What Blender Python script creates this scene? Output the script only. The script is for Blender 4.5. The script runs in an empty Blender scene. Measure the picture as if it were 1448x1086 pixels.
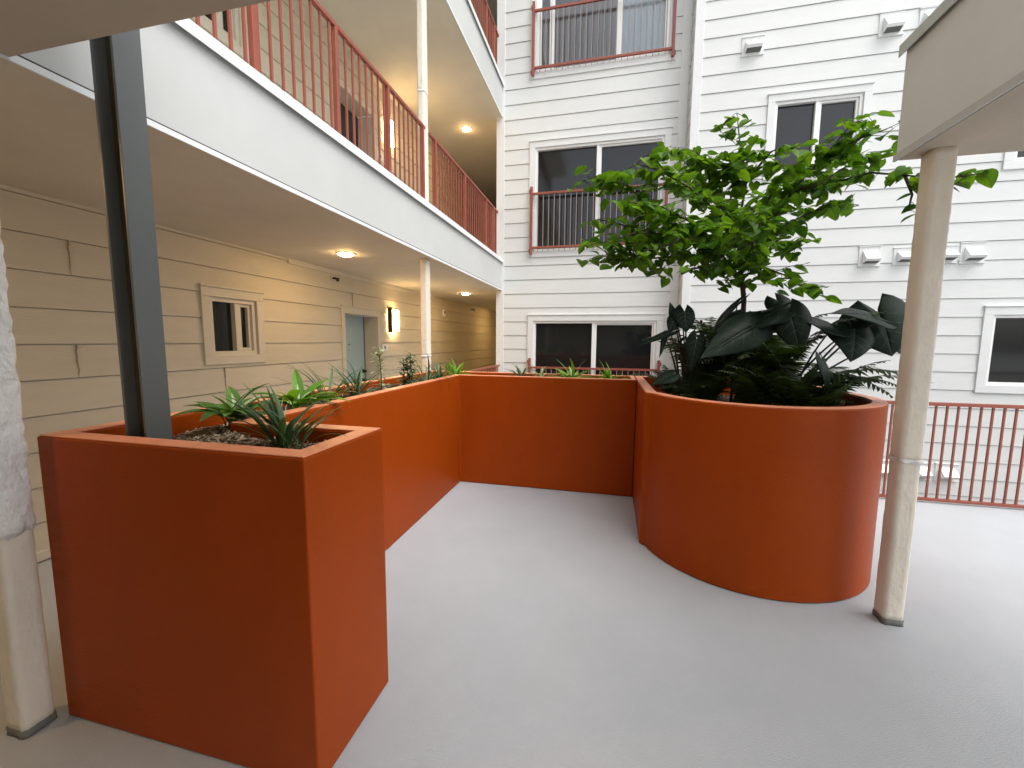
import bpy, math, random
from mathutils import Vector, Matrix
random.seed(7)
rad = math.radians
scn = bpy.context.scene
COL = scn.collection

# ------------------------------------------------------------------ camera
CAM_H, FPX = 1.66, 582.7
yaw, pit, rol = .231482, .1055537, -.00785061
fw = Vector((-math.sin(yaw) * math.cos(pit), math.cos(yaw) * math.cos(pit), -math.sin(pit)))
rt0 = Vector((math.cos(yaw), math.sin(yaw), 0))
dn0 = fw.cross(rt0)
rt = rt0 * math.cos(rol) + dn0 * math.sin(rol)
dn = -rt0 * math.sin(rol) + dn0 * math.cos(rol)
cam_d = bpy.data.cameras.new("camera")
cam = bpy.data.objects.new("camera", cam_d)
COL.objects.link(cam)
m = Matrix((rt, -dn, -fw)).transposed().to_4x4()
m.translation = Vector((0, 0, CAM_H))
cam.matrix_world = m
cam_d.sensor_width = 36
cam_d.lens = 36 * FPX / 1448
cam_d.clip_end = 2000
cam_d.clip_start = .05
scn.camera = cam

# ------------------------------------------------------------------ sky, sun, exposure
SUN_EL, SUN_AZ = rad(60), rad(118)      # azimuth clockwise from +Y (sky convention)
w = bpy.data.worlds.new("World")
scn.world = w
w.use_nodes = True
nt = w.node_tree
bg = nt.nodes["Background"]
sky = nt.nodes.new("ShaderNodeTexSky")
sky.sky_type = 'NISHITA'
sky.sun_disc = False
sky.sun_elevation = SUN_EL
sky.sun_rotation = SUN_AZ
sky.air_density = 1.0
sky.dust_density = 4.0
hs = nt.nodes.new("ShaderNodeHueSaturation")
hs.inputs["Saturation"].default_value = .35          # overcast: nearly colourless sky
nt.links.new(sky.outputs[0], hs.inputs["Color"])
nt.links.new(hs.outputs[0], bg.inputs[0])
bg.inputs[1].default_value = .15
sd = bpy.data.lights.new("sun", 'SUN')
sd.energy = .7
sd.angle = rad(60)
sd.color = (1, .985, .965)
sun = bpy.data.objects.new("sun", sd)
COL.objects.link(sun)
sdir = Vector((math.sin(SUN_AZ) * math.cos(SUN_EL), math.cos(SUN_AZ) * math.cos(SUN_EL), math.sin(SUN_EL)))
sun.rotation_euler = sdir.to_track_quat('Z', 'Y').to_euler()
sun.location = (6, -4, 20)
scn.view_settings.view_transform = 'Standard'
scn.view_settings.look = 'None'
scn.view_settings.gamma = 1
scn.view_settings.use_curve_mapping = False
scn.view_settings.exposure = 1.05

# ------------------------------------------------------------------ materials
def mat(name, col, rough=.6, var=.04, nscale=(3, 3, 3), bump=0, bscale=(60, 60, 60), spec=.5, metal=0,
        dark=None, dscale=2.0, dlo=.62, dhi=.75, emis=None, estr=0, transl=0, island=None, bdist=.01):
    """Principled paint: colour mottled by noise, optional fine bump, optional stain colour."""
    mt = bpy.data.materials.new(name)
    mt.use_nodes = True
    N, L = mt.node_tree.nodes, mt.node_tree.links
    p = N["Principled BSDF"]
    p.inputs["Roughness"].default_value = rough
    p.inputs["Metallic"].default_value = metal
    p.inputs["Specular IOR Level"].default_value = spec
    tc = N.new("ShaderNodeTexCoord")
    mp = N.new("ShaderNodeMapping")
    mp.inputs["Scale"].default_value = nscale
    L.new(tc.outputs["Object"], mp.inputs[0])
    nz = N.new("ShaderNodeTexNoise")
    nz.inputs["Scale"].default_value = 1
    nz.inputs["Detail"].default_value = 6
    nz.inputs["Roughness"].default_value = .65
    L.new(mp.outputs[0], nz.inputs["Vector"])
    rp = N.new("ShaderNodeValToRGB")
    rp.color_ramp.elements[0].position = .3
    rp.color_ramp.elements[1].position = .7
    rp.color_ramp.elements[0].color = tuple(max(0, c * (1 - var)) for c in col) + (1,)
    rp.color_ramp.elements[1].color = tuple(min(1, c * (1 + var)) for c in col) + (1,)
    L.new(nz.outputs[0], rp.inputs[0])
    out = rp.outputs[0]
    if dark:
        n2 = N.new("ShaderNodeTexNoise")
        n2.inputs["Scale"].default_value = dscale
        n2.inputs["Detail"].default_value = 8
        n2.inputs["Roughness"].default_value = .7
        L.new(tc.outputs["Object"], n2.inputs["Vector"])
        mr = N.new("ShaderNodeMapRange")
        mr.inputs[1].default_value = dlo
        mr.inputs[2].default_value = dhi
        L.new(n2.outputs[0], mr.inputs[0])
        mx = N.new("ShaderNodeMix")
        mx.data_type = 'RGBA'
        L.new(mr.outputs[0], mx.inputs[0])
        L.new(out, mx.inputs[6])
        mx.inputs[7].default_value = tuple(dark) + (1,)
        out = mx.outputs[2]
    if island:
        gm = N.new("ShaderNodeNewGeometry")
        r2 = N.new("ShaderNodeValToRGB")
        els = r2.color_ramp.elements
        els[0].position = 0
        els[0].color = tuple(island[0]) + (1,)
        els[1].position = 1
        els[1].color = tuple(island[-1]) + (1,)
        for i, c in enumerate(island[1:-1]):
            e = els.new((i + 1) / (len(island) - 1))
            e.color = tuple(c) + (1,)
        L.new(gm.outputs["Random Per Island"], r2.inputs[0])
        mx = N.new("ShaderNodeMix")
        mx.data_type = 'RGBA'
        mx.blend_type = 'MULTIPLY'
        mx.inputs[0].default_value = 1
        L.new(out, mx.inputs[6])
        L.new(r2.outputs[0], mx.inputs[7])
        out = mx.outputs[2]
    L.new(out, p.inputs["Base Color"])
    rr = N.new("ShaderNodeMapRange")
    rr.inputs[3].default_value = max(.02, rough - .08)
    rr.inputs[4].default_value = min(1, rough + .08)
    L.new(nz.outputs[0], rr.inputs[0])
    L.new(rr.outputs[0], p.inputs["Roughness"])
    if bump:
        m2 = N.new("ShaderNodeMapping")
        m2.inputs["Scale"].default_value = bscale
        L.new(tc.outputs["Object"], m2.inputs[0])
        n3 = N.new("ShaderNodeTexNoise")
        n3.inputs["Scale"].default_value = 1
        n3.inputs["Detail"].default_value = 5
        L.new(m2.outputs[0], n3.inputs["Vector"])
        b = N.new("ShaderNodeBump")
        b.inputs["Strength"].default_value = bump
        b.inputs["Distance"].default_value = bdist
        L.new(n3.outputs[0], b.inputs["Height"])
        L.new(b.outputs[0], p.inputs["Normal"])
    if emis:
        p.inputs["Emission Color"].default_value = tuple(emis) + (1,)
        p.inputs["Emission Strength"].default_value = estr
    if transl:
        tr = N.new("ShaderNodeBsdfTranslucent")
        br = N.new("ShaderNodeMix")
        br.data_type = 'RGBA'
        br.blend_type = 'MULTIPLY'
        br.inputs[0].default_value = 1
        L.new(out, br.inputs[6])
        br.inputs[7].default_value = (1.6, 1.5, .6, 1)
        L.new(br.outputs[2], tr.inputs[0])
        ms = N.new("ShaderNodeMixShader")
        ms.inputs[0].default_value = transl
        L.new(p.outputs[0], ms.inputs[1])
        L.new(tr.outputs[0], ms.inputs[2])
        L.new(ms.outputs[0], N["Material Output"].inputs[0])
    return mt

M = {}
M['white_siding'] = mat("white_siding_paint", (.66, .675, .655), .55, .03, (1.5, 1.5, 9), .25, (14, 14, 160), dark=(.57, .59, .58), dscale=1.3, dlo=.6, dhi=.95)
M['white_trim'] = mat("white_trim_paint", (.70, .715, .70), .5, .03, (4, 4, 4), .1, (60, 60, 60))
M['cream_siding'] = mat("cream_siding_paint", (.60, .54, .41), .6, .05, (1.3, 1.3, 8), .3, (14, 14, 160), dark=(.50, .44, .31), dscale=1.1, dlo=.58, dhi=.95)
M['cream_trim'] = mat("cream_trim_paint", (.62, .57, .45), .55, .04, (5, 5, 5), .15)
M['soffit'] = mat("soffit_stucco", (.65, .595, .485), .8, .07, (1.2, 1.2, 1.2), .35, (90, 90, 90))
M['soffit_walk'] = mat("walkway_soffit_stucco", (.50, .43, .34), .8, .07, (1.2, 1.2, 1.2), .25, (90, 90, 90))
M['fascia'] = mat("fascia_stucco", (.54, .55, .535), .7, .04, (1.6, 1.6, 1.6), .10, (50, 50, 50), dark=(.42, .41, .38), dscale=5, dlo=.73, dhi=.8)
M['flash'] = mat("white_metal_flashing", (.80, .83, .83), .35, .04, (3, 3, 3), spec=.6)
M['galv'] = mat("grey_metal_flashing", (.42, .47, .47), .4, .08, (4, 4, 4), metal=.4)
M['orange'] = mat("orange_masonry_paint", (.325, .051, .003),   .42, .07, (4, 4, 1.2), .22, (34, 34, 150), spec=.12, dark=(.30, .046, .003), dscale=1.6, dlo=.5, dhi=.85)
M['coping'] = mat("skylit_orange_coping", (.80, .30, .155), .4, .10, (5, 5, 5), .25, (60, 60, 60), spec=.5, dark=(.62, .19, .09), dscale=4, dlo=.5, dhi=.8)  # paler orange on the rim tops, sky gloss put into the colour
M['floor'] = mat("grey_deck_coating", (.43, .455, .475), .6, .035, (2.5, 2.5, 2.5), .3, (170, 170, 170), dark=(.395, .42, .44), dscale=.8, dlo=.48, dhi=.8, spec=.35)
M['rail'] = mat("red_oxide_paint", (.27, .068, .040), .5, .12, (8, 8, 8), .1)
M['post'] = mat("cream_post_coating", (.80, .735, .62), .65, .07, (5, 5, 3), .5, (28, 28, 16), dark=(.74, .67, .55), dscale=7, dlo=.55, dhi=.85, bdist=.015)
M['post_white'] = mat("white_post_coating", (.90, .90, .88), .45, .04, (6, 6, 6), .85, (24, 24, 14), bdist=.035)
M['post_base'] = mat("grey_base_coating", (.16, .165, .15), .7, .15, (20, 20, 20), .5)
M['steel'] = mat("grey_steel_paint", (.12, .13, .127), .38, .10, (3, 3, 2), .06, (60, 60, 60), spec=.6)
M['steel_glint'] = mat("warm_glint_steel_web", (.34, .27, .16), .25, .12, (5, 5, 2), .08, (40, 40, 8), metal=.9)  # grey steel tinted warm on the web for the lamp's reflected glint
M['vinyl'] = mat("white_vinyl", (.80, .81, .79), .4, .02)
M['vinyl_cream'] = mat("cream_vinyl", (.63, .59, .48), .45, .03)
M['dark'] = mat("dark_seam", (.05, .04, .03), .9, .2)
M['caulk'] = mat("opened_caulk", (.34, .27, .19), .9, .3, (60, 60, 60))
M['black'] = mat("black_metal", (.015, .015, .015), .4, .1)
M['bronze'] = mat("dark_bronze_metal", (.06, .045, .025), .4, .1, metal=.7)
M['door'] = mat("pale_teal_door_paint", (.37, .47, .46), .45, .03)
M['door_dark'] = mat("charcoal_door_paint", (.03, .032, .034), .4, .05)
M['glass'] = mat("dark_window_glass", (.012, .014, .014), .03, .1, (1, 1, 1), spec=.55)
gm = bpy.data.materials.new("clear_window_glass"); gm.use_nodes = True
_n, _l = gm.node_tree.nodes, gm.node_tree.links
_n.remove(_n["Principled BSDF"])
_t = _n.new("ShaderNodeBsdfTransparent"); _g = _n.new("ShaderNodeBsdfGlossy"); _g.inputs["Roughness"].default_value = .03
_f = _n.new("ShaderNodeFresnel"); _f.inputs[0].default_value = 1.5; _x = _n.new("ShaderNodeMixShader")
_l.new(_f.outputs[0], _x.inputs[0]); _l.new(_t.outputs[0], _x.inputs[1]); _l.new(_g.outputs[0], _x.inputs[2]); _l.new(_x.outputs[0], _n["Material Output"].inputs[0])
M['clear'] = gm
M['blind_grey'] = mat("grey_vertical_blind", (.25, .27, .27), .6, .12, (30, 30, 1))
M['blind_white'] = mat("white_vertical_blind", (.62, .74, .80), .6, .05, (30, 30, 1))
M['lamp'] = mat("ceiling_lamp_lens", (.9, .8, .6), .5, 0, emis=(1, .63, .27), estr=105)
M['sconce'] = mat("sconce_diffuser", (.9, .85, .7), .5, 0, emis=(1, .66, .30), estr=16)
M['lamp_ring'] = mat("lamp_trim", (.6, .56, .48), .5, .03)
M['soil'] = mat("dark_soil", (.035, .026, .018), .95, .4, (30, 30, 30), 1, (60, 60, 60), bdist=.03)
M['chips'] = mat("wood_chips", (.95, .95, .95), .9, .15, (40, 40, 40), island=[(.03, .019, .011), (.16, .105, .06), (.34, .245, .15), (.55, .43, .29), (.08, .05, .03), (.42, .31, .19), (.05, .032, .02)])
M['bark'] = mat("tree_bark", (.05, .037, .028), .85, .3, (30, 30, 8), .8, (50, 50, 14))
M['leaf'] = mat("tree_leaves", (.080, .175, .018), .5, .2, (20, 20, 20), spec=.2, transl=.42,
                island=[(.35, .5, .5), (.8, .88, .8), (1.0, 1.0, .9), (1.55, 1.4, .7), (.5, .68, .65), (1.2, 1.15, .9)])
M['ear'] = mat("black_elephant_ear", (.012, .023, .014), .42, .3, (12, 12, 12), spec=.12, transl=.05)
M['vein'] = mat("elephant_ear_vein", (.035, .055, .04), .5, .2)
M['ear_stem'] = mat("elephant_ear_stalk", (.02, .022, .015), .5, .2)
M['fern'] = mat("fern_green", (.022, .046, .009), .6, .3, (20, 20, 20), transl=.2, island=[(.5, .6, .6), (1, 1, 1), (1.4, 1.3, .9)])
M['hosta'] = mat("hosta_green", (.085, .19, .035), .4, .2, (15, 15, 15), transl=.25, island=[(.6, .7, .7), (1, 1, 1), (1.5, 1.4, 1.1)])
M['hosta_edge'] = mat("pale_leaf_margin", (.45, .52, .30), .45, .1, transl=.2)
M['strap'] = mat("blue_green_strap_leaf", (.06, .12, .05), .4, .25, (15, 15, 15), transl=.2, island=[(.5, .6, .55), (1, 1, 1), (1.6, 1.5, 1.5)])
M['bright'] = mat("bright_green_leaf", (.12, .28, .03), .4, .2, (15, 15, 15), transl=.3, island=[(.6, .7, .6), (1, 1, 1), (1.6, 1.5, 1.1)])
M['varieg'] = mat("silver_green_leaf", (.26, .33, .19), .5, .35, (40, 40, 40), transl=.2, island=[(.4, .5, .4), (1, 1, 1), (2.2, 2.0, 2.0)])
M['concrete'] = mat("pale_concrete", (.34, .33, .31), .85, .1, (.6, .6, .6), .3)

# ------------------------------------------------------------------ mesh helpers
class MB:
    def __init__(s):
        s.v, s.f, s.m = [], [], []
    def box(s, x0, x1, y0, y1, z0, z1, mi=0):
        b = len(s.v)
        s.v += [(x0, y0, z0), (x1, y0, z0), (x1, y1, z0), (x0, y1, z0), (x0, y0, z1), (x1, y0, z1), (x1, y1, z1), (x0, y1, z1)]
        for q in ((0, 3, 2, 1), (4, 5, 6, 7), (0, 1, 5, 4), (1, 2, 6, 5), (2, 3, 7, 6), (3, 0, 4, 7)):
            s.f.append(tuple(b + i for i in q)); s.m.append(mi)
        return s
    def poly(s, pts, mi=0):
        b = len(s.v)
        s.v += [tuple(p) for p in pts]
        s.f.append(tuple(range(b, b + len(pts)))); s.m.append(mi)
    def prism(s, pts, z0, z1, mi=0):
        b, n = len(s.v), len(pts)
        s.v += [(p[0], p[1], z0) for p in pts] + [(p[0], p[1], z1) for p in pts]
        s.f.append(tuple(b + n - 1 - i for i in range(n))); s.f.append(tuple(b + n + i for i in range(n))); s.m += [mi, mi]
        for i in range(n):
            j = (i + 1) % n
            s.f.append((b + i, b + j, b + n + j, b + n + i)); s.m.append(mi)
    def shell(s, outer, inner, z0, z1, zi):
        """Open-topped planter: outer and inner loops of equal length."""
        b, n = len(s.v), len(outer)
        s.v += [(p[0], p[1], z0) for p in outer] + [(p[0], p[1], z1) for p in outer] + [(p[0], p[1], z1) for p in inner] + [(p[0], p[1], zi) for p in inner]
        for i in range(n):
            j = (i + 1) % n
            for k in range(3):
                s.f.append((b + k * n + i, b + k * n + j, b + (k + 1) * n + j, b + (k + 1) * n + i)); s.m.append(0)
    def tube(s, pts, rs, n=6, cap=True):
        pts = [Vector(p) for p in pts]
        if not isinstance(rs, (list, tuple)): rs = [rs] * len(pts)
        b0 = len(s.v)
        ref = None
        for i, p in enumerate(pts):
            d = (pts[min(i + 1, len(pts) - 1)] - pts[max(i - 1, 0)]).normalized()
            if ref is None: ref = Vector((1, 0, 0)) if abs(d.x) < .8 else Vector((0, 1, 0))
            a = (ref - d * ref.dot(d)).normalized(); c = d.cross(a); ref = a
            for k in range(n):
                t = 2 * math.pi * k / n
                s.v.append(tuple(p + (a * math.cos(t) + c * math.sin(t)) * rs[i]))
        for i in range(len(pts) - 1):
            for k in range(n):
                k2 = (k + 1) % n
                s.f.append((b0 + i * n + k, b0 + i * n + k2, b0 + (i + 1) * n + k2, b0 + (i + 1) * n + k)); s.m.append(0)
        if cap:
            s.f.append(tuple(b0 + n - 1 - k for k in range(n))); s.m.append(0)
            e = b0 + (len(pts) - 1) * n
            s.f.append(tuple(e + k for k in range(n))); s.m.append(0)
    def cyl(s, c, r, z0, z1, n=24):
        s.prism([(c[0] + r * math.cos(2 * math.pi * k / n), c[1] + r * math.sin(2 * math.pi * k / n)) for k in range(n)], z0, z1)
    def build(s, name, mats, parent=None, smooth=False, bevel=0, flip=False):
        me = bpy.data.meshes.new(name)
        off = Vector((0, 0, 0))
        if parent is not None:
            off = world_loc(parent)
        me.from_pydata([(x - off.x, y - off.y, z - off.z) for x, y, z in s.v], [], s.f)
        if not isinstance(mats, (list, tuple)): mats = [mats]
        for q in mats: me.materials.append(q)
        if len(mats) > 1: me.polygons.foreach_set("material_index", s.m)
        me.polygons.foreach_set("use_smooth", [smooth] * len(me.polygons))
        me.update()
        o = bpy.data.objects.new(name, me)
        COL.objects.link(o)
        if parent is not None: o.parent = parent
        if bevel:
            bv = o.modifiers.new("bevel", 'BEVEL'); bv.width = bevel; bv.segments = 2; bv.limit_method = 'ANGLE'; bv.harden_normals = False
        return o

def world_loc(o):
    v = Vector((0, 0, 0))
    while o is not None:
        v += o.location
        o = o.parent
    return v

def tag(o, label=None, cat=None, group=None, kind=None):
    if label: o["label"] = label
    if cat: o["category"] = cat
    if group: o["group"] = group
    if kind: o["kind"] = kind
    return o

def thing(name, loc, label, cat, group=None):
    o = bpy.data.objects.new(name, None)
    o.empty_display_size = .1
    o.location = loc
    COL.objects.link(o)
    return tag(o, label, cat, group)

def copy_tree(o, parent=None):
    c = o.copy()
    COL.objects.link(c)
    if parent is not None: c.parent = parent
    for ch in list(o.children): copy_tree(ch, c)
    return c

def at(px, py, Y):
    """World point on the plane Y = const that the photograph shows at (px, py)."""
    d = rt * ((px - 724) / FPX) + dn * ((py - 543) / FPX) + fw
    return Vector((0, 0, CAM_H)) + d * (Y / d.y)

# lap siding on a vertical plane; frame = (origin, along, outward)
def siding(mb, fr, u0, u1, z0, z1, zb, p, holes=()):
    o, U, Nn = fr
    P = lambda u, z, f: tuple(o + U * u + Nn * f + Vector((0, 0, z)))
    us = sorted({u0, u1, *[x for h in holes for x in h[:2] if u0 < x < u1]})
    zs = {z0, z1, *[x for h in holes for x in h[2:] if z0 < x < z1]}
    k0, k1 = math.floor((z0 - zb) / p), math.ceil((z1 - zb) / p)
    zs |= {zb + k * p for k in range(k0, k1 + 1) if z0 < zb + k * p < z1}
    zs = sorted(zs)
    G = .007
    for a, b in zip(zs, zs[1:]):
        if b - a < 1e-5: continue
        k = math.floor(((a + b) / 2 - zb) / p); zk = zb + k * p
        line = [(zk, .017), (zk + p - G, .005), (zk + p - G, -.012), (zk + p, -.012), (zk + p, .017)]
        prof = []
        for (za, fa), (zc, fc) in zip(line, line[1:]):
            if zc <= a + 1e-9 and za <= a + 1e-9 and abs(zc - za) > 1e-9: continue
            if za >= b - 1e-9 and abs(zc - za) > 1e-9: continue
            if abs(zc - za) < 1e-9:
                if a - 1e-6 < za < b + 1e-6 and not (abs(za - a) < 1e-6 and za < b - 1e-6 and False):
                    prof.append(((za, fa), (zc, fc)))
                continue
            t0 = max(0, (a - za) / (zc - za)); t1 = min(1, (b - za) / (zc - za))
            prof.append(((za + (zc - za) * t0, fa + (fc - fa) * t0), (za + (zc - za) * t1, fa + (fc - fa) * t1)))
        run = None
        for ua, ub in zip(us, us[1:]):
            mid = ((ua + ub) / 2, (a + b) / 2)
            if any(h[0] < mid[0] < h[1] and h[2] < mid[1] < h[3] for h in holes): continue
            for (za, fa), (zc, fc) in prof:
                mb.poly([P(ua, za, fa), P(ub, za, fa), P(ub, zc, fc), P(ua, zc, fc)])

def fbox(mb, fr, u0, u1, f0, f1, z0, z1, mi=0):
    """Box given in a wall frame: along u, outward f, up z."""
    o, U, Nn = fr
    a = o + U * u0 + Nn * f0; b = o + U * u1 + Nn * f1
    mb.box(min(a.x, b.x), max(a.x, b.x), min(a.y, b.y), max(a.y, b.y), z0 + o.z, z1 + o.z, mi)

def ring(mb, fr, u0, u1, z0, z1, w, f0, f1, wt=None, wb=None):
    wt = w if wt is None else wt; wb = w if wb is None else wb
    fbox(mb, fr, u0, u1, f0, f1, z1 - wt, z1)
    fbox(mb, fr, u0, u1, f0, f1, z0, z0 + wb)
    fbox(mb, fr, u0, u0 + w, f0, f1, z0 + wb, z1 - wt)
    fbox(mb, fr, u1 - w, u1, f0, f1, z0 + wb, z1 - wt)

def window(bld, fr, u0, u1, z0, z1, trim_m, frame_m, muls=(), case=.1, glass='glass', label=None, sash=True):
    """Casing (part of the building) > frame, panes. Returns the hole left in the siding."""
    mb = MB()
    ring(mb, fr, u0, u1, z0, z1, case, -.03, .034)
    fbox(mb, fr, u0 - .012, u1 + .012, .0, .05, z1, z1 + .022)          # head flashing
    wn = mb.build("window", trim_m, bld, bevel=.004)
    if label: wn["label"] = label
    a, b, c, d = u0 + case, u1 - case, z0 + case, z1 - case
    mb = MB()
    ring(mb, fr, a, b, c, d, .045, -.10, .006)
    edges = [a + .045, *muls, b - .045]
    for q in muls: fbox(mb, fr, q - .028, q + .028, -.085, -.004, c + .045, d - .045)
    for i, (p, q) in enumerate(zip(edges, edges[1:])):
        pl = p + (.028 if i else 0); pr = q - (.028 if i < len(edges) - 2 else 0)
        if sash and i % 2 == len(edges) % 2:
            ring(mb, fr, pl, pr, c + .045, d - .045, .035, -.08, -.022)
    fo = mb.build("frame", frame_m, wn, bevel=.003)
    for p, q in zip(edges, edges[1:]):
        mb = MB()
        fbox(mb, fr, p, q, -.075, -.062, c + .04, d - .04)
        mb.build("pane", M[glass], wn)
    return (u0 + .03, u1 - .03, z0 + .03, z1 - .03)

# ------------------------------------------------------------------ ground and floor
g = MB(); g.poly([(-250, -250, -3.6), (250, -250, -3.6), (250, 250, -3.6), (-250, 250, -3.6)])
tag(g.build("ground", M['concrete']), kind="structure")
f = MB()
f.prism([(-4.4, -3.6), (16, -3.6), (16, 5.12), (-2.2, 5.12), (-2.2, 8.40), (-2.34, 8.40), (-2.34, 15.2), (-4.4, 15.2)], -.32, 0)
tag(f.build("floor", M['floor']), kind="structure")

ZS, ZT, ST = 2.688, 3.29, 3.355          # soffit, balcony floor, storey
XF, XL = -2.215, -4.06                    # fascia plane, corridor wall plane
YW, YR = 8.407, 8.0                       # back wall, projecting back wall

# ------------------------------------------------------------------ corridor wing (left)
wing = thing("corridor_building", (XL, 0, 0), "cream sided building with open corridors, white balcony edges and a pale door, on the left", "building")
FL = (Vector((XL, 0, 0)), Vector((0, 1, 0)), Vector((1, 0, 0)))
holes = []
for lv in range(3):
    dz = lv * ST
    holes.append(window(wing, FL, 3.39, 4.16, 1.378 + dz, 2.185 + dz, M['cream_trim'], M['vinyl_cream'], (3.83,), case=.095))
    # doorway: casing, deep reveal, door leaf
    d0, d1, dh = 5.64, 6.74, 2.162 + dz
    fz = dz if lv == 0 else ZT + (lv - 1) * ST
    mb = MB()
    fbox(mb, FL, d0, d0 + .085, -.02, .032, fz, dh); fbox(mb, FL, d1 - .085, d1, -.02, .032, fz, dh)
    fbox(mb, FL, d0 + .085, d1 - .085, -.02, .032, dh - .1, dh)
    fbox(mb, FL, d0 - .01, d1 + .01, 0, .045, dh, dh + .02)
    fbox(mb, FL, d0 + .03, d0 + .083, -.36, -.02, fz, dh - .1); fbox(mb, FL, d1 - .083, d1 - .03, -.36, -.02, fz, dh - .1)
    fbox(mb, FL, d0 + .083, d1 - .083, -.36, -.02, dh - .098, dh - .03)
    dw = mb.build("doorway", M['cream_trim'], wing, bevel=.004)
    mb = MB(); fbox(mb, FL, d0 + .083, d1 - .083, -.30, -.25, fz + .012, dh - .104)
    mb.build("door", M['door'] if lv != 1 else M['door_dark'], dw, bevel=.003)["label"] = "pale teal door leaf" if lv != 1 else "charcoal door leaf"
    if lv == 0:
        mb = MB(); mb.tube([(XL - .25, 6.20, 1.57), (XL - .243, 6.20, 1.57)], .012, 12); mb.build("peephole", M['black'], dw)
        for zz, nm in ((1.09, "deadbolt"), (.93, "door_knob")):
            mb = MB(); mb.tube([(XL - .25, 6.585, zz), (XL - .235, 6.585, zz), (XL - .23, 6.585, zz), (XL - .19, 6.585, zz)], [.034, .034, .018, .026 if nm == "deadbolt" else .03], 14)
            mb.build(nm, M['black'], dw, smooth=False)
        mb = MB(); fbox(mb, FL, 6.643, 6.656, -.25, -.244, .02, 2.05); mb.build("weather_strip", M['black'], dw)
    holes.append((d0 + .03, d1 - .03, fz - .2, dh - .03))
mb = MB()
siding(mb, FL, -3.6, 15.2, -.02, 10.2, 1.607 - 7 * .262, .262, holes)
mb.build("wall", M['cream_siding'], wing)
mb = MB(); fbox(mb, FL, -3.6, 5.63, .0, .03, .012, .085); fbox(mb, FL, 6.75, 15.2, .0, .03, .012, .085)
mb.build("base_board", M['cream_trim'], wing, bevel=.004)
# caulked board joints that have opened up
mb = MB()
for y, za, zb in ((2.37, 2.135, 2.39), (2.355, 1.35, 1.60), (3.615, 1.09, 1.34), (5.95, 2.19, 2.39), (1.1, .83, 1.08), (8.8, 1.62, 1.86)):
    n = 7; mb = MB()
    for i in range(n):
        a = za + (zb - za) * i / n; b = za + (zb - za) * (i + 1) / n
        wd = random.uniform(.002, .008); dy = random.uniform(-.004, .004)
        fbox(mb, FL, y + dy - wd / 2, y + dy + wd / 2, -.002, .019 + .0004 * i, a, b)
    mb.build("board_joint", M['caulk'], wing)
mb = MB(); fbox(mb, FL, 4.6, 9.2, .0, .03, ZS - .07, ZS - .001)
mb.build("cornice_board", M['cream_trim'], wing, bevel=.006)
for lv in range(3):
    z0, z1 = ZS + lv * ST, ZT + lv * (ST + .02)
    mb = MB(); mb.box(XL - .3, XF, -3.6, YW - .02, z0 + .004, z1); mb.box(XL - .3, -2.34, YW - .02, 15.2, z0 + .004, z1)
    sl = mb.build("balcony_slab", M['fascia'], wing, bevel=.004)
    mb = MB(); mb.box(XL - .2, XF - .006, -3.6, YW - .02, z0 - .004, z0 + .002); mb.box(XL - .2, -2.345, YW - .02, 15.2, z0 - .004, z0 + .002)
    mb.build("soffit", M['soffit'], sl)
    for nm, y0, y1 in (("drip_trim", -3.6, 3.05), ("drip_trim", 3.053, 8.38)):
        mb = MB(); jog = .002 if y0 < 0 else 0
        mb.box(XF + .002, XF + .012 + jog, y0, y1, z0 - .006 - jog, z0 + .021)
        mb.build(nm, M['flash'], sl)
    mb = MB(); mb.box(XF + .0005, XF + .003, -3.6, 8.38, z0 + .021, z0 + .033); mb.build("drip_gap", M['dark'], sl)
    for y0, y1 in ((-3.6, 2.52), (2.523, 6.1), (6.103, 8.38)):
        mb = MB(); jog = .003 if y0 in (2.523,) else 0
        mb.box(XF - .09, XF + .035 + jog, y0, y1, z1, z1 + .018); mb.box(XF + .028 + jog, XF + .035 + jog, y0, y1, z1 - .05 - jog, z1)
        mb.build("cap_flashing", M['flash'], sl)
# end of the corridor
FE = (Vector((-4.06, 15.2, 0)), Vector((1, 0, 0)), Vector((0, -1, 0)))
mb = MB(); siding(mb, FE, 0, 1.74, 0, 10, 1.607 - 7 * .262, .262)
mb.build("end_wall", M['cream_siding'], wing)

# ------------------------------------------------------------------ white sided building (back)
back = thing("white_building", (-2.32, YW, -3.6), "tall white lap sided building with sliding windows, closing the far side of the courtyard", "building")
FB = (Vector((0, YW, 0)), Vector((1, 0, 0)), Vector((0, -1, 0)))
FR = (Vector((0, YR, 0)), Vector((1, 0, 0)), Vector((0, -1, 0)))
FT = (Vector((1.25, 0, 0)), Vector((0, 1, 0)), Vector((-1, 0, 0)))
hl = []
for lv in range(-1, 4):
    dz = lv * ST
    if lv == 2:
        hl.append(window(back, FB, -1.655, .975, dz - .04, 2.17 + dz, M['white_trim'], M['vinyl'], (-1.24, -.03), case=.115, glass='clear'))
    else:
        hl.append(window(back, FB, -1.655, .975, dz - .03, 2.17 + dz, M['white_trim'], M['vinyl'], (-.33,), case=.115))
mb = MB(); siding(mb, FB, -2.32, 1.25, -3.6, 13.5, 2.89 - 24 * .281, .281, hl)
mb.build("wall", M['white_siding'], back)
hr = []
for lv in range(-1, 4):
    dz = lv * ST
    hr.append(window(back, FR, 5.63, 7.05, .895 + dz, 2.232 + dz, M['white_trim'], M['vinyl'], (6.34,) if lv else (6.5,), case=.125))
    if lv != 0:
        hr.append(window(back, FR, 2.40, 3.865, 1.0 + dz, 2.325 + dz, M['white_trim'], M['vinyl'], (3.133,), case=.11))
mb = MB(); siding(mb, FR, 1.25, 16, -3.6, 13.5, 2.945 - 23 * .288, .288, hr)
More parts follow.
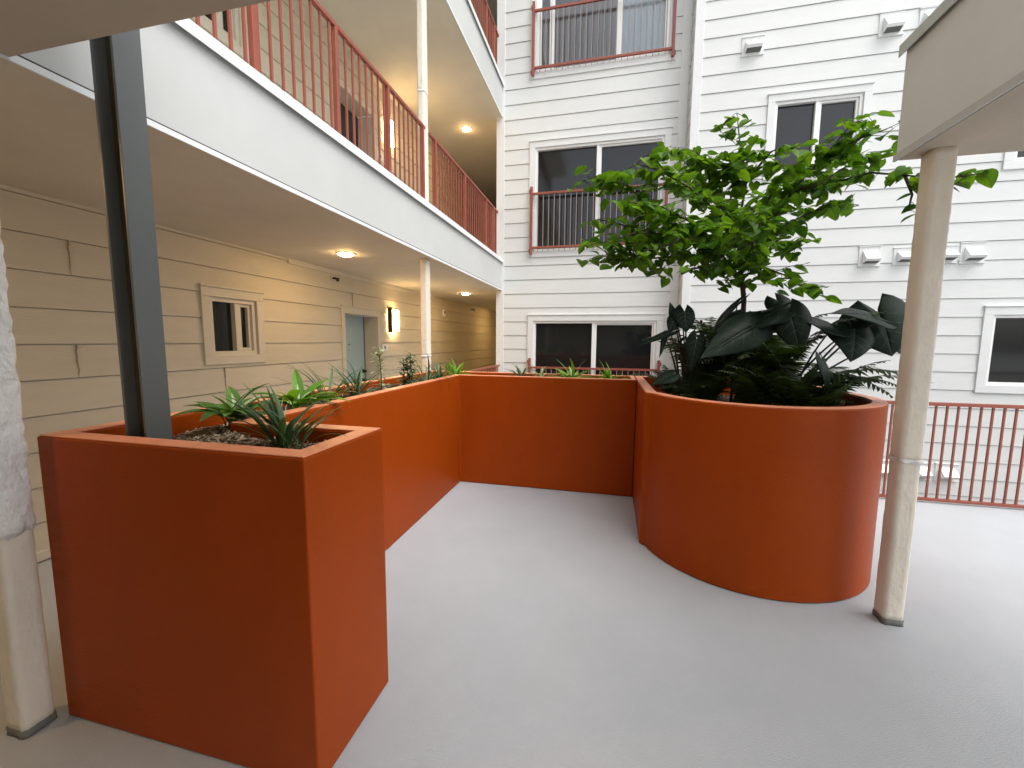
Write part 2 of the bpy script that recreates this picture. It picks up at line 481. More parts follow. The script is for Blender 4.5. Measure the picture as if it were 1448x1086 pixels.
mb.build("wall", M['white_siding'], back)
mb = MB(); siding(mb, FT, YR, YW, -3.6, 13.5, 2.915 - 23 * .2845, .2845)
mb.build("return_wall", M['white_siding'], back)
mb = MB(); fbox(mb, FB, -2.33, -2.165, -.05, .026, -3.6, 13.5); mb.build("corner_board", M['white_trim'], back, bevel=.004)
mb = MB(); fbox(mb, FB, 1.075, 1.215, -.02, .024, -3.6, 13.5); mb.build("corner_board", M['white_trim'], back, bevel=.004)
mb = MB(); fbox(mb, FR, 1.222, 1.365, -.02, .024, -3.6, 13.5); fbox(mb, FT, YR + .02, YR + .085, -.02, .026, -3.6, 13.5); mb.build("corner_board", M['white_trim'], back, bevel=.004)
mb = MB(); mb.box(-2.33, -2.31, YW + .06, 15.2, -3.6, 13.5); mb.build("side_wall", M['cream_siding'], back)
mb = MB(); mb.box(-2.43, -2.335, YW + .35, YW + .47, 0, ZS - .006); mb.build("pilaster", M['cream_trim'], back, bevel=.006)
mb = MB(); mb.box(-2.30, 16, YW + .2, 15, 13.3, 13.5); mb.build("roof", M['concrete'], back)
mb = MB(); z0 = 2 * ST
mb.poly([(-1.66, YW + .5, z0 - .05), (.98, YW + .5, z0 - .05), (.98, YW + .5, z0 + 2.2), (-1.66, YW + .5, z0 + 2.2)])
mb.poly([(-1.66, YW + .05, z0 + .02), (.98, YW + .05, z0 + .02), (.98, YW + .5, z0 + .02), (-1.66, YW + .5, z0 + .02)])
mb.poly([(-1.66, YW + .05, z0 + 2.15), (.98, YW + .05, z0 + 2.15), (.98, YW + .5, z0 + 2.15), (-1.66, YW + .5, z0 + 2.15)])
mb.poly([(-1.60, YW + .05, z0), (-1.60, YW + .5, z0), (-1.60, YW + .5, z0 + 2.2), (-1.60, YW + .05, z0 + 2.2)])
mb.poly([(.94, YW + .05, z0), (.94, YW + .5, z0), (.94, YW + .5, z0 + 2.2), (.94, YW + .05, z0 + 2.2)])
mb.build("room_interior", mat("dim_room", (.10, .10, .10), .9, .2), back)
# vertical blinds hanging in the top window
for x0, x1, key in ((-1.47, -1.27, 'blind_grey'), (-1.20, -.06, 'blind_grey'), (0.0, .80, 'blind_white')):
    mb = MB(); n = int((x1 - x0) / .088); z0 = 2 * ST + .12; zt = 2 * ST + (1.24 if key == 'blind_grey' else 1.98)
    for i in range(n + 1):
        x = x0 + (x1 - x0) * i / (n + 1); jit = random.uniform(-.004, .004)
        mb.poly([(x, YW + .128 + jit, z0), (x + .08, YW + .108 + jit, z0), (x + .08, YW + .108 + jit, zt), (x, YW + .128 + jit, zt)])
    mb.build("vertical_blind", M[key], back)

# ------------------------------------------------------------------ covered walkway (over the camera and on the right)
cov = thing("covered_walkway", (0, -1, 0), "stucco walkway roof slab overhead and to the right, grey metal edge on top", "canopy")
outl = [(-2.2, -3.6), (3.6, -3.6), (3.6, 2.885), (1.54, 2.885), (1.54, -1.6), (.4, -1.6), (.4, 1.175), (-2.2, 1.175)]
mb = MB(); mb.prism(outl, ZS + .004, ZT); mb.build("slab", mat("walkway_stucco", (.71, .725, .71), .75, .05, (1.6, 1.6, 1.6), .12, (80, 80, 80), dark=(.45, .43, .39), dscale=5, dlo=.74, dhi=.8), cov, bevel=.004)
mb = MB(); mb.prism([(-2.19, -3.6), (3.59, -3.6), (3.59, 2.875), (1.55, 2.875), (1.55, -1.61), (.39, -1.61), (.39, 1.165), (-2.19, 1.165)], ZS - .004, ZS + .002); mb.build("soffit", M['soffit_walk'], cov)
mb = MB(); mb.box(1.527, 1.538, -1.58, 2.885, ZS - .008, ZS + .028); mb.build("drip_trim", M['fascia'], cov)
mb = MB(); mb.box(1.5385, 1.5395, -1.58, 2.885, ZS + .028, ZS + .036); mb.build("drip_gap", M['dark'], cov)
mb = MB(); mb.box(1.515, 1.62, -1.6, 2.905, ZT, ZT + .016); mb.box(1.515, 1.521, -1.6, 2.905, ZT - .045, ZT); mb.box(1.62, 3.62, 2.83, 2.905, ZT, ZT + .016)
mb.box(-2.17, .42, 1.14, 1.20, ZT, ZT + .016); mb.build("edge_flashing", M['galv'], cov)
FK = (Vector((-4.06, -3.4, 0)), Vector((1, 0, 0)), Vector((0, 1, 0)))
mb = MB(); siding(mb, FK, 0, 7.6, 0, ZS, .05, .262); mb.build("rear_light_block", M['cream_siding'], cov)  # unseen wall added behind the camera to keep light off the near box

# ------------------------------------------------------------------ posts
def rough_post(name, x0, x1, y0, y1, z0, z1, seam, label, white_top=False, base=True, smax=.004):
    t = thing(name, ((x0 + x1) / 2, (y0 + y1) / 2, z0), label, "post")
    def sect(za, zb, grow, amp, nm, mt):
        mb = MB(); nz = max(2, int((zb - za) / .035)); per = []
        k = 6
        base_pts = []
        xa, xb, ya, yb = x0 - grow, x1 + grow, y0 - grow, y1 + grow
        r = .012
        for i in range(k): base_pts.append((xa + r + (xb - xa - 2 * r) * i / (k - 1), ya))
        for i in range(k): base_pts.append((xb, ya + r + (yb - ya - 2 * r) * i / (k - 1)))
        for i in range(k): base_pts.append((xb - r - (xb - xa - 2 * r) * i / (k - 1), yb))
        for i in range(k): base_pts.append((xa, yb - r - (yb - ya - 2 * r) * i / (k - 1)))
        n = len(base_pts); cx, cy = (x0 + x1) / 2, (y0 + y1) / 2
        for j in range(nz + 1):
            z = za + (zb - za) * j / nz
            for p in base_pts:
                d = random.uniform(-amp, amp)
                L = math.hypot(p[0] - cx, p[1] - cy)
                mb.v.append((p[0] + (p[0] - cx) / L * d, p[1] + (p[1] - cy) / L * d, z + (random.uniform(-amp, amp) * (3 if j == 0 else 1) if 0 < j < nz or nm != "base" else 0)))
        for j in range(nz):
            for i in range(n):
                i2 = (i + 1) % n
                mb.f.append((j * n + i, j * n + i2, (j + 1) * n + i2, (j + 1) * n + i)); mb.m.append(0)
        mb.f.append(tuple(nz * n + i for i in range(n))); mb.f.append(tuple(n - 1 - i for i in range(n))); mb.m += [0, 0]
        return mb.build(nm, mt, t, smooth=True)
    zb = z0
    if base:
        sect(z0, z0 + .035, .003, .002, "base", M['post_base']); zb = z0 + .03
    sect(zb, seam, .0, .0013, "lower_shaft", M['post'])
    sect(seam - .006, z1, .006 if white_top else .002, .0045 if white_top else .0013, "upper_shaft", M['post_white'] if white_top else M['post'])
    if not white_top:
        sect(seam - .012, seam + .006, .007, .003, "coating_seam", M['post_white'])
    return t
rough_post("support_post", 1.630, 1.735, 2.733, 2.838, 0, ZS - .004, 1.0, "cream coated square post right of the round planter, with a seam ring and grey foot")
rough_post("support_post", -2.412, -2.302, 1.037, 1.142, 0, ZS - .004, .872, "cream post at the left edge of the photo, white crinkled coating on its upper half", white_top=True, base=True)
rough_post("support_post", -2.392, -2.302, 4.972, 5.085, 0, ZS - .004, 1.45, "slim cream post behind the long planter, between the wall sconce and the white building")
rough_post("support_post", -2.392, -2.302, 4.972, 5.085, ZT + .02, ZS + ST - .004, ZT + 1.4, "slim cream post on the upper balcony, dividing the red railing", base=False)

# grey wide-flange steel column standing in the planter
st = thing("steel_column", (-1.91, 1.33, 1.1), "dark grey wide flange steel column rising out of the near planter box", "column")
mb = MB(); mb.box(-1.865, -1.853, 1.28, 1.383, .9, 3.28); mb.build("flange", M['steel'], st, bevel=.002)
mb = MB(); mb.box(-1.967, -1.955, 1.28, 1.383, .9, 3.28); mb.build("flange", M['steel'], st, bevel=.002)
mb = MB(); mb.box(-1.955, -1.865, 1.326, 1.336, .9, 3.28); mb.build("web", M['steel_glint'], st)

# ------------------------------------------------------------------ planters
HP = 1.255
lp = thing("planter", (-1.97, 3, 0), "long orange L shaped planter whose near end is a square box with the steel column", "planter")
T = .088
outer = [(-2.27, 1.16), (-.995, 1.16), (-.995, 1.66), (-1.665, 1.66), (-1.665, 4.444), (.2835, 4.444), (.2835, 5.0), (-2.27, 5.0)]
inner = [(-2.27 + T, 1.16 + T), (-.995 - T, 1.16 + T), (-.995 - T, 1.66 - T), (-1.665 - T, 1.66 - T), (-1.665 - T, 4.444 + T), (.2835 - .05, 4.444 + T), (.2835 - .05, 5.0 - T), (-2.27 + T, 5.0 - T)]
mb = MB(); mb.shell(outer, inner, .008, HP, .9); mb.build("wall", M['orange'], lp, bevel=.007)
mb = MB(); mb.prism(inner[::1], .95, 1.02); 
mb.build("soil", M['soil'], lp)
rp = thing("planter", (1.11, 4.0, 0), "round fronted orange planter holding the tree, ferns and elephant ears", "planter")
CX, CY, RR = 1.11, 3.655, .832
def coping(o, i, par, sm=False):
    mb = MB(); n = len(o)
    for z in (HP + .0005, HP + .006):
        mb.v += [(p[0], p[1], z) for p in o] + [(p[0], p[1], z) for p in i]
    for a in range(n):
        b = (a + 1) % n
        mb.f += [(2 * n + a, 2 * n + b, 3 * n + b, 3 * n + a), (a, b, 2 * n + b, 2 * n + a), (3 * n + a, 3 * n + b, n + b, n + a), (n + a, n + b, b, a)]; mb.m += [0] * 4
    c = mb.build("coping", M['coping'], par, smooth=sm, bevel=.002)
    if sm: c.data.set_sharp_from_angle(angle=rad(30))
def inset(lp_, d):
    # shrink a loop towards its inside by a small amount (polygon vertices, constant offset)
    n = len(lp_); area = sum(lp_[k][0] * lp_[(k + 1) % n][1] - lp_[(k + 1) % n][0] * lp_[k][1] for k in range(n)); sg = 1 if area > 0 else -1
    out = []
    for k in range(n):
        p, q, r = Vector(lp_[k - 1]), Vector(lp_[k]), Vector(lp_[(k + 1) % n])
        e1 = (q - p).normalized(); e2 = (r - q).normalized()
        n1 = Vector((-e1.y, e1.x)) * sg; n2 = Vector((-e2.y, e2.x)) * sg
        m_ = (n1 + n2) / max(.3, 1 + n1.dot(n2))
        out.append((q.x + m_.x * d, q.y + m_.y * d))
    return out
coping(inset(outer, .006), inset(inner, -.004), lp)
def dshape(r, xl, xr, ys, yb):
    pts = [(xl, yb), (xl, ys)]
    a0 = math.atan2(ys - CY, xl - CX)
    if a0 > 0: a0 -= 2 * math.pi
    n = 60
    for i in range(1, n + 1):
        a = a0 + (0 - a0) * i / n
        pts.append((CX + r * math.cos(a), CY + r * math.sin(a)))
    pts.append((xr, yb))
    return pts
o2 = dshape(RR, .287, CX + RR, 3.40, 5.0)
i2 = dshape(RR - T, .287 + T, CX + RR - T, 3.43, 5.0 - T)
mb = MB(); mb.shell(o2, i2, .008, HP, .9); pw = mb.build("wall", M['orange'], rp, smooth=True, bevel=.007)
pw.data.set_sharp_from_angle(angle=rad(30))
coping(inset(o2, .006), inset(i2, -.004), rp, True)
mb = MB(); mb.prism(i2, .98, 1.08); mb.build("soil", M['soil'], rp)
# dark shadow-gap skirt under both planters
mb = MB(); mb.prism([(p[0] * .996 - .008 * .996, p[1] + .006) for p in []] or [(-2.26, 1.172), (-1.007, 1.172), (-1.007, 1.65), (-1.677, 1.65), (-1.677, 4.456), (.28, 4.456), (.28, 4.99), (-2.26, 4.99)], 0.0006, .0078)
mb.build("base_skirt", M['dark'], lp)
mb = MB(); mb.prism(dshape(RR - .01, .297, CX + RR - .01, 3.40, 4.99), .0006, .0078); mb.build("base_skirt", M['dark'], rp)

def inside(p, poly):
    c = False; n = len(poly)
    for i in range(n):
        a, b = poly[i], poly[(i + 1) % n]
        if (a[1] > p[1]) != (b[1] > p[1]) and p[0] < (b[0] - a[0]) * (p[1] - a[1]) / (b[1] - a[1]) + a[0]: c = not c
    return c
def soil_h(x, y):
    h = 1.19 + .02 * math.sin(x * 9 + 1) * math.cos(y * 7) + .012 * math.sin(x * 23) * math.sin(y * 19)
    if y < 1.6 and x < -1.83: h -= .10 * min(1, (-1.83 - x) / .12)
    if y > 1.5 and x < -1.9 and y < 2.0: h -= .05
    return h
mb = MB()
# mounded mulch bed + loose chips
def bed(poly, h, step):
    xs = [p[0] for p in poly]; ys = [p[1] for p in poly]
    nx = int((max(xs) - min(xs)) / step) + 1; ny = int((max(ys) - min(ys)) / step) + 1
    for i in range(nx):
        for j in range(ny):
            x = min(xs) + i * step; y = min(ys) + j * step
            if inside((x + step / 2, y + step / 2), poly):
                q = [(x, y), (x + step, y), (x + step, y + step), (x, y + step)]
                mb.poly([(a, b, h(a, b)) for a, b in q])
bed(inner, soil_h, .042)
bd = mb.build("mulch_bed", M['soil'], lp, smooth=True)
bd["kind"] = "stuff"
def chips(mb, n, poly, h, smin=.010, smax=.045):
    xs = [p[0] for p in poly]; ys = [p[1] for p in poly]; k = 0
    while k < n:
        x = random.uniform(min(xs), max(xs)); y = random.uniform(min(ys), max(ys))
        if not inside((x, y), poly): continue
        if y > 2.2 and random.random() < .35: continue
        k += 1
        l = random.uniform(smin, smax); wd = l * random.uniform(.14, .4); th = random.uniform(.002, .006)
        R = Matrix.Rotation(random.uniform(0, 6.28), 3, 'Z') @ Matrix.Rotation(random.gauss(0, .4), 3, 'X') @ Matrix.Rotation(random.gauss(0, .4), 3, 'Y')
        c = Vector((x, y, h(x, y) + random.uniform(.0, .012)))
        b = len(mb.v)
        for dx, dy, dz in ((-1, -1, -1), (1, -.6, -1), (1, .8, -1), (-1, 1, -1), (-.9, -1, 1), (1, -.5, 1), (.9, .8, 1), (-1, .9, 1)):
            mb.v.append(tuple(c + R @ Vector((dx * l / 2, dy * wd / 2, dz * th / 2))))
        for q in ((0, 3, 2, 1), (4, 5, 6, 7), (0, 1, 5, 4), (1, 2, 6, 5), (2, 3, 7, 6), (3, 0, 4, 7)):
            mb.f.append(tuple(b + i for i in q)); mb.m.append(0)
mb = MB()
boxpoly = [inner[0], inner[1], inner[2], inner[3], (inner[3][0], 2.1), (inner[0][0], 2.1)]
chips(mb, 3800, boxpoly, soil_h)
chips(mb, 2600, inner, soil_h)
tag(mb.build("mulch", M['chips']), "wood chip mulch covering the soil of the long orange planter", "mulch", kind="stuff")
mb = MB(); chips(mb, 900, i2, lambda x, y: 1.085, .01, .035)
tag(mb.build("mulch", M['chips']), "dark wood chip mulch on the soil of the round planter", "mulch", kind="stuff")

# ------------------------------------------------------------------ railings
def bar(x, y, z0, z1, w):
    mb = MB(); mb.box(x - w / 2, x + w / 2, y - w / 2, y + w / 2, z0, z1); return mb
def railing(name, axis, fixed, a0, a1, z0, z1, label, posts, gap, bal_w=.014, rail_w=.04, post_w=.04, zb=None, group=None, skip=()):
    mid = (a0 + a1) / 2
    loc = (fixed, mid, z0) if axis == 'y' else (mid, fixed, z0)
    t = thing(name, loc, label, "railing", group)
    def bx(p0, p1, za, zc, wd, nm, bev=.003):
        mb = MB()
        if axis == 'y': mb.box(fixed - wd / 2, fixed + wd / 2, p0, p1, za, zc)
        else: mb.box(p0, p1, fixed - wd / 2, fixed + wd / 2, za, zc)
        return mb.build(nm, M['rail'], t, bevel=bev)
    zb = z0 + .08 if zb is None else zb
    bx(a0, a1, z1 - .035, z1, rail_w, "top_rail")
    bx(a0, a1, zb, zb + .03, rail_w * .85, "bottom_rail")
    for p in posts: bx(p - post_w / 2, p + post_w / 2, z0, z1 - .0352, post_w * 1.02, "post")
    n = max(1, round((a1 - a0) / gap)); proto = None
    for i in range(1, n):
        p = a0 + (a1 - a0) * i / n
        if any(abs(p - q) < gap * .3 for q in posts): continue
        if proto is None:
            proto = bx(p - bal_w / 2, p + bal_w / 2, zb + .03, z1 - .035, bal_w, "baluster", 0); p0 = p
        else:
            c = proto.copy(); COL.objects.link(c); c.parent = t
            c.location = (0, p - p0, 0) if axis == 'y' else (p - p0, 0, 0)
    return t
railing("railing", 'x', 5.075, 1.96, 9.8, 0, 1.062, "red oxide railing at the deck edge, right of the round planter", [1.98, 5.9, 9.78], .0945, .016, zb=.02)
railing("railing", 'y', -2.30, -1.0, 4.955, ZT + .02, ZT + .965, "red railing on the upper balcony, nearer run left of the slim post", [-.1, .75, 1.57, 2.41, 3.255, 4.09, 4.90], .105, .016, zb=ZT - .008, group="red balcony railings")
railing("railing", 'y', -2.30, 5.10, 8.36, ZT + .02, ZT + .965, "red railing on the upper balcony, far run between the slim post and the white building", [5.27, 6.40, 7.55, 8.05], .105, .016, zb=ZT - .008, group="red balcony railings")
railing("railing", 'y', -2.30, 1.0, 8.36, ZT + ST + .04, ZT + ST + .90, "red railing of the highest balcony, at the top edge of the photo", [2.4, 4.1, 5.27, 6.40, 7.55, 8.05], .105, .016, zb=ZT + ST + .012, group="red balcony railings")
railing("railing", 'y', -2.25, 5.12, 8.34, 0, 1.155, "short red railing behind the long planter, running to the white building", [5.14, 6.6, 7.90], .105, .016)
def juliet(z, rz, label):
    t = thing("window_guard_rail", (-.335, YW - .09, z), label, "railing", "red guard rails across the big windows")
    yy = YW - .075
    for x in (-1.60, .925):
        mb = MB(); mb.box(x - .024, x + .024, yy - .024, yy + .024, z, z + 1.30); mb.build("post", M['rail'], t, bevel=.003)
        for zz in (z + .05, z + 1.19):
            mb = MB(); s = -1 if x < 0 else 1
            mb.box(min(x, x + s * .05), max(x, x + s * .05), yy + .0245, YW - .0345, zz, zz + .07); mb.build("bracket", M['rail'], t)
    for za, zc, nm in ((z + .115, z + .155, "bottom_rail"), (rz - .04, rz, "top_rail")):
        mb = MB(); mb.box(-1.576, .901, yy - .02, yy + .02, za, zc); mb.build(nm, M['rail'], t, bevel=.003)
    proto = None; n = 23
    for i in range(1, n):
        x = -1.576 + 2.477 * i / n
        if proto is None:
            mb = MB(); mb.box(x - .006, x + .006, yy - .006, yy + .006, z + .06, rz - .04); proto = mb.build("baluster", mat("grey_baluster_steel", (.30, .22, .19), .5, .1), t); x0 = x
        else:
            c = proto.copy(); COL.objects.link(c); c.parent = t; c.location = (x - x0, 0, 0)
juliet(.0, 1.13, "red guard rail across the ground level window, low behind the planter")
juliet(3.365, 4.55, "red guard rail across the middle window, partly behind the tree")
juliet(6.70, 7.86, "red guard rail across the highest window of the white building")

# ------------------------------------------------------------------ vents
VG = "white vent hoods on the siding"
def vent(x0, x1, z0, z1, label, dark=False):
    t = thing("vent_hood", ((x0 + x1) / 2, YR, z0), label, "vent", VG)
    mb = MB(); fbox(mb, FR, x0, x1, .0, .022, z0, z1); fbox(mb, FR, x0 - .008, x1 + .008, .0, .034, z1, z1 + .014); fbox(mb, FR, x0 - .006, x1 + .006, .0, .03, z0 - .012, z0)
    mb.build("back_plate", M['white_trim'], t, bevel=.003)
    a, b = x0 + .055, x1 - .05; zt, zl, zb = z1 - .055, z0 + .095, z0 + .03; D = .15
    o = YR
    v = [(a, o - .022, zt), (b, o - .022, zt), (b, o - D, zl), (a, o - D, zl), (a, o - .022, zb), (b, o - .022, zb), (b, o - D + .03, zl - .035), (a, o - D + .03, zl - .035)]
    mb = MB(); mb.poly([v[0], v[3], v[2], v[1]]); mb.poly([v[0], v[4], v[7], v[3]]); mb.poly([v[1], v[2], v[6], v[5]]); mb.poly([v[3], v[7], v[6], v[2]])
    mb.build("hood", M['flash'], t)
    mb = MB(); mb.poly([(a + .004, o - .03, zb + .006), (b - .004, o - .03, zb + .006), (b - .004, o - D + .035, zl - .03), (a + .004, o - D + .035, zl - .03)]); mb.build("louvre", mat("vent_louvre", (.12, .13, .12), .6, .3, (2, 120, 120)), t)
vent(3.885, 4.19, 2.905, 3.205, "white vent hood left of the cream post, first of the middle row")
vent(4.36, 4.64, 2.915, 3.165, "white vent hood half hidden by the left side of the cream post")
vent(4.93, 5.205, 2.92, 3.17, "white vent hood mostly behind the right side of the cream post")
vent(5.235, 5.55, 2.905, 3.205, "largest white vent hood, just right of the cream post")
vent(1.955, 2.28, 6.335, 6.61, "small lone vent hood above the tree, high on the siding")
vent(3.87, 4.19, 6.35, 6.68, "vent hood near the top edge, left of the walkway roof corner")
vent(4.385, 4.68, 6.36, 6.66, "vent hood cut off by the walkway roof edge at the top")
vent(4.38, 4.66, -.56, -.30, "low vent hood seen through the railing, between planter and cream post")
vent(4.93, 5.19, -.56, -.30, "low vent hood behind the railing, hidden by the cream post's right edge")
vent(5.245, 5.555, -.56, -.29, "low vent hood fully visible through the railing balusters")

# ------------------------------------------------------------------ lamps and wall fittings
def ceiling_light(x, y, z, label):
    t = thing("ceiling_light", (x, y, z), label, "ceiling light", "round warm ceiling lights")
    mb = MB(); mb.cyl((x, y), .105, z - .012, z - .0045, 32); mb.build("trim_ring", M['lamp_ring'], t, bevel=.002)
    mb = MB(); n = 28
    prof = [(.082, -.0122), (.08, -.022), (.06, -.032), (.03, -.037)]
    for r, dz in prof:
        for k in range(n): mb.v.append((x + r * math.cos(6.28318 * k / n), y + r * math.sin(6.28318 * k / n), z + dz))
    for i in range(len(prof) - 1):
        for k in range(n): mb.f.append((i * n + k, (i + 1) * n + k, (i + 1) * n + (k + 1) % n, i * n + (k + 1) % n)); mb.m.append(0)
    mb.f.append(tuple((len(prof) - 1) * n + k for k in reversed(range(n)))); mb.m.append(0)
    mb.build("lens", M['lamp'], t, smooth=True)
ceiling_light(-3.13, 4.50, ZS, "lit round ceiling light nearest the camera, above the lower corridor window")
ceiling_light(-3.13, 8.77, ZS, "lit round ceiling light deep in the lower corridor")
ceiling_light(-3.13, 13.0, ZS, "lit round ceiling light at the far end of the lower corridor")
ceiling_light(-3.13, .23, ZS, "lit round ceiling light left of the camera, out of frame")
ceiling_light(-3.05, 8.63, ZS + ST, "lit round ceiling light above the upper balcony")

def sconce(z, label):
    y0, y1 = 7.03, 7.30
    t = thing("wall_sconce", (XL, 7.15, z), label, "wall light", "lit wall sconces")
    mb = MB(); fbox(mb, FL, y0 + .07, y1 - .02, .017, .03, z + .01, z + .38); mb.build("back_plate", M['bronze'], t, bevel=.002)
    mb = MB(); fbox(mb, FL, y0 - .035, y0 - .02, .03, .12, z - .03, z + .42); fbox(mb, FL, y0 - .02, y1 - .1, .105, .12, z + .405, z + .42); fbox(mb, FL, y0 - .02, y0 + .06, .03, .12, z - .03, z - .018); fbox(mb, FL, y0 - .02, y1 - .08, .0, .03, z + .42, z + .44)
    mb.build("frame", M['bronze'], t)
    mb = MB(); n = 12
    ring_ = [(XL + .031, y0)] + [(XL + .031 + .10 * math.sin(math.pi * k / n) ** .6, y0 + (y1 - y0) * (1 - math.cos(math.pi * k / n)) / 2) for k in range(1, n)] + [(XL + .031, y1)]
    mb.prism(ring_, z, z + .39); mb.build("diffuser", M['sconce'], t, bevel=.004)
sconce(1.82, "glowing wall sconce beside the pale teal door")
sconce(1.82 + ST, "glowing wall sconce on the upper balcony behind the red railing")

mb = MB(); al = thing("fire_alarm", (XL, 9.67, 2.3), "small white alarm strobe on the corridor wall right of the slim post", "alarm")
fbox(mb, FL, 9.60, 9.74, .015, .055, 2.235, 2.40); mb.build("housing", M['vinyl'], al, bevel=.006)
mb = MB(); mb.tube([(XL + .055, 9.67, 2.335), (XL + .062, 9.67, 2.335)], .035, 16); mb.build("strobe_lens", M['black'], al)
for y, z, lb in ((5.476, 2.54, "small sprinkler head on the wall above the corridor door's left side"), (11.8, 2.55, "small sprinkler head deep in the corridor near the ceiling")):
    sp = thing("sprinkler", (XL, y, z), lb, "sprinkler", "corridor sprinklers")
    mb = MB(); mb.tube([(XL + .0, y, z + .02), (XL + .02, y, z + .02)], .045, 14); mb.build("escutcheon", M['lamp_ring'], sp)
    mb = MB(); mb.tube([(XL + .02, y, z + .02), (XL + .07, y, z + .015), (XL + .10, y, z - .005)], [.014, .018, .01], 8); mb.tube([(XL + .102, y, z - .03), (XL + .106, y, z + .02)], .022, 8); mb.build("nozzle", M['bronze'], sp)

def stroke_digits(mb, fr, u, z, s, f, txt):
    SEG = {'0': 'abcdef', '1': 'bc', '2': 'abged', '8': 'abcdefg', '6': 'acdefg', '3': 'abgcd'}
    for ch in txt:
        wd, h, t = .5 * s, s, .16 * s
        for g_ in SEG[ch]:
            q = {'a': (0, wd, h - t, h), 'g': (0, wd, h / 2 - t / 2, h / 2 + t / 2), 'd': (0, wd, 0, t), 'b': (wd - t, wd, h / 2, h), 'c': (wd - t, wd, 0, h / 2), 'f': (0, t, h / 2, h), 'e': (0, t, 0, h / 2)}[g_]
            fbox(mb, fr, u + q[0], u + q[1], f, f + .003, z + q[2], z + q[3])
        u += wd + .25 * s
for dz, lb in ((0, "small white number plate beside the pale teal door"), (ST, "small white number plate beside the charcoal door on the upper balcony")):
    pl = thing("number_plate", (XL, 6.89, 1.46 + dz), lb, "sign", "door number plates")
    mb = MB(); fbox(mb, FL, 6.80, 6.99, .016, .026, 1.45 + dz, 1.57 + dz); mb.build("plate", M['vinyl'], pl, bevel=.003)
    mb = MB(); stroke_digits(mb, FL, 6.845, 1.485 + dz, .055, .026, "18"); mb.build("digits", M['bronze'], pl)

# ------------------------------------------------------------------ plants
def leaf(mb, base, d, up, L, W, droop=.5, fold=.15, n=8, mm=2, lobe=.0, tipx=1.6, wavy=0, curl=0):
    """A leaf blade: base point, pointing direction, side the face looks to; bends down along its length."""
    d = d.normalized(); side = d.cross(up)
    if side.length < 1e-4: side = d.orthogonal()
    side.normalize(); nrm = side.cross(d).normalized()
    p = Vector(base); ang = 0
    rows = []
    t0 = -lobe
    for i in range(n + 1):
        t = t0 + (1 - t0) * i / n
        a = droop * max(0, t)
        dd = d * math.cos(a) - nrm * math.sin(a)
        nn = nrm * math.cos(a) + d * math.sin(a)
        if t <= 0: c = Vector(base) + d * (t * L)
        else:
            c = rows_c + dd * (L * (1 - t0) / n)
        rows_c = c if t > 0 or i == 0 or True else c
        tt = (t - t0) / (1 - t0)
        if lobe:
            wv = W * .5 * (math.sqrt(max(0, 1 - ((.36 - tt) / .36) ** 2)) if tt < .36 else max(0, 1 - ((tt - .36) / .64) ** 1.55))
            gap = W * .16 * max(0, -t / lobe) if t < 0 else 0
        else:
            wv = W * .5 * (math.sin(math.pi * tt ** (1 / tipx)) ** .9) if 0 < tt < 1 else (W * .08 if tt <= 0 else 0)
            gap = 0
        rows.append((c, nn, wv, gap, t))
    b = len(mb.v)
    ph = random.uniform(0, 6.28)
    for c, nn, wv, gap, t in rows:
        for sgn in (-1, 1):
            for k in range(mm + 1):
                s = k / mm
                x = gap + s * max(0, wv - gap)
                z = fold * x - curl * x * x / W + (wavy * W * math.sin(t * 11 + ph + sgn) * s * s if wavy else 0)
                mb.v.append(tuple(c + side * (sgn * x) + nn * z))
    st_ = 2 * (mm + 1)
    for i in range(len(rows) - 1):
        for h in (0, 1):
            for k in range(mm):
                a = b + i * st_ + h * (mm + 1) + k
                q = (a, a + 1, a + st_ + 1, a + st_)
                mb.f.append(q if h else q[::-1]); mb.m.append(0)
    return rows, side

def leafw(mb, *a, **k):
    leaf(mb, *a, **k)

def rnd_dir(elev0, elev1, az=None):
    a = random.uniform(0, 2 * math.pi) if az is None else az
    e = rad(random.uniform(elev0, elev1))
    return Vector((math.cos(a) * math.cos(e), math.sin(a) * math.cos(e), math.sin(e)))
UP = Vector((0, 0, 1))

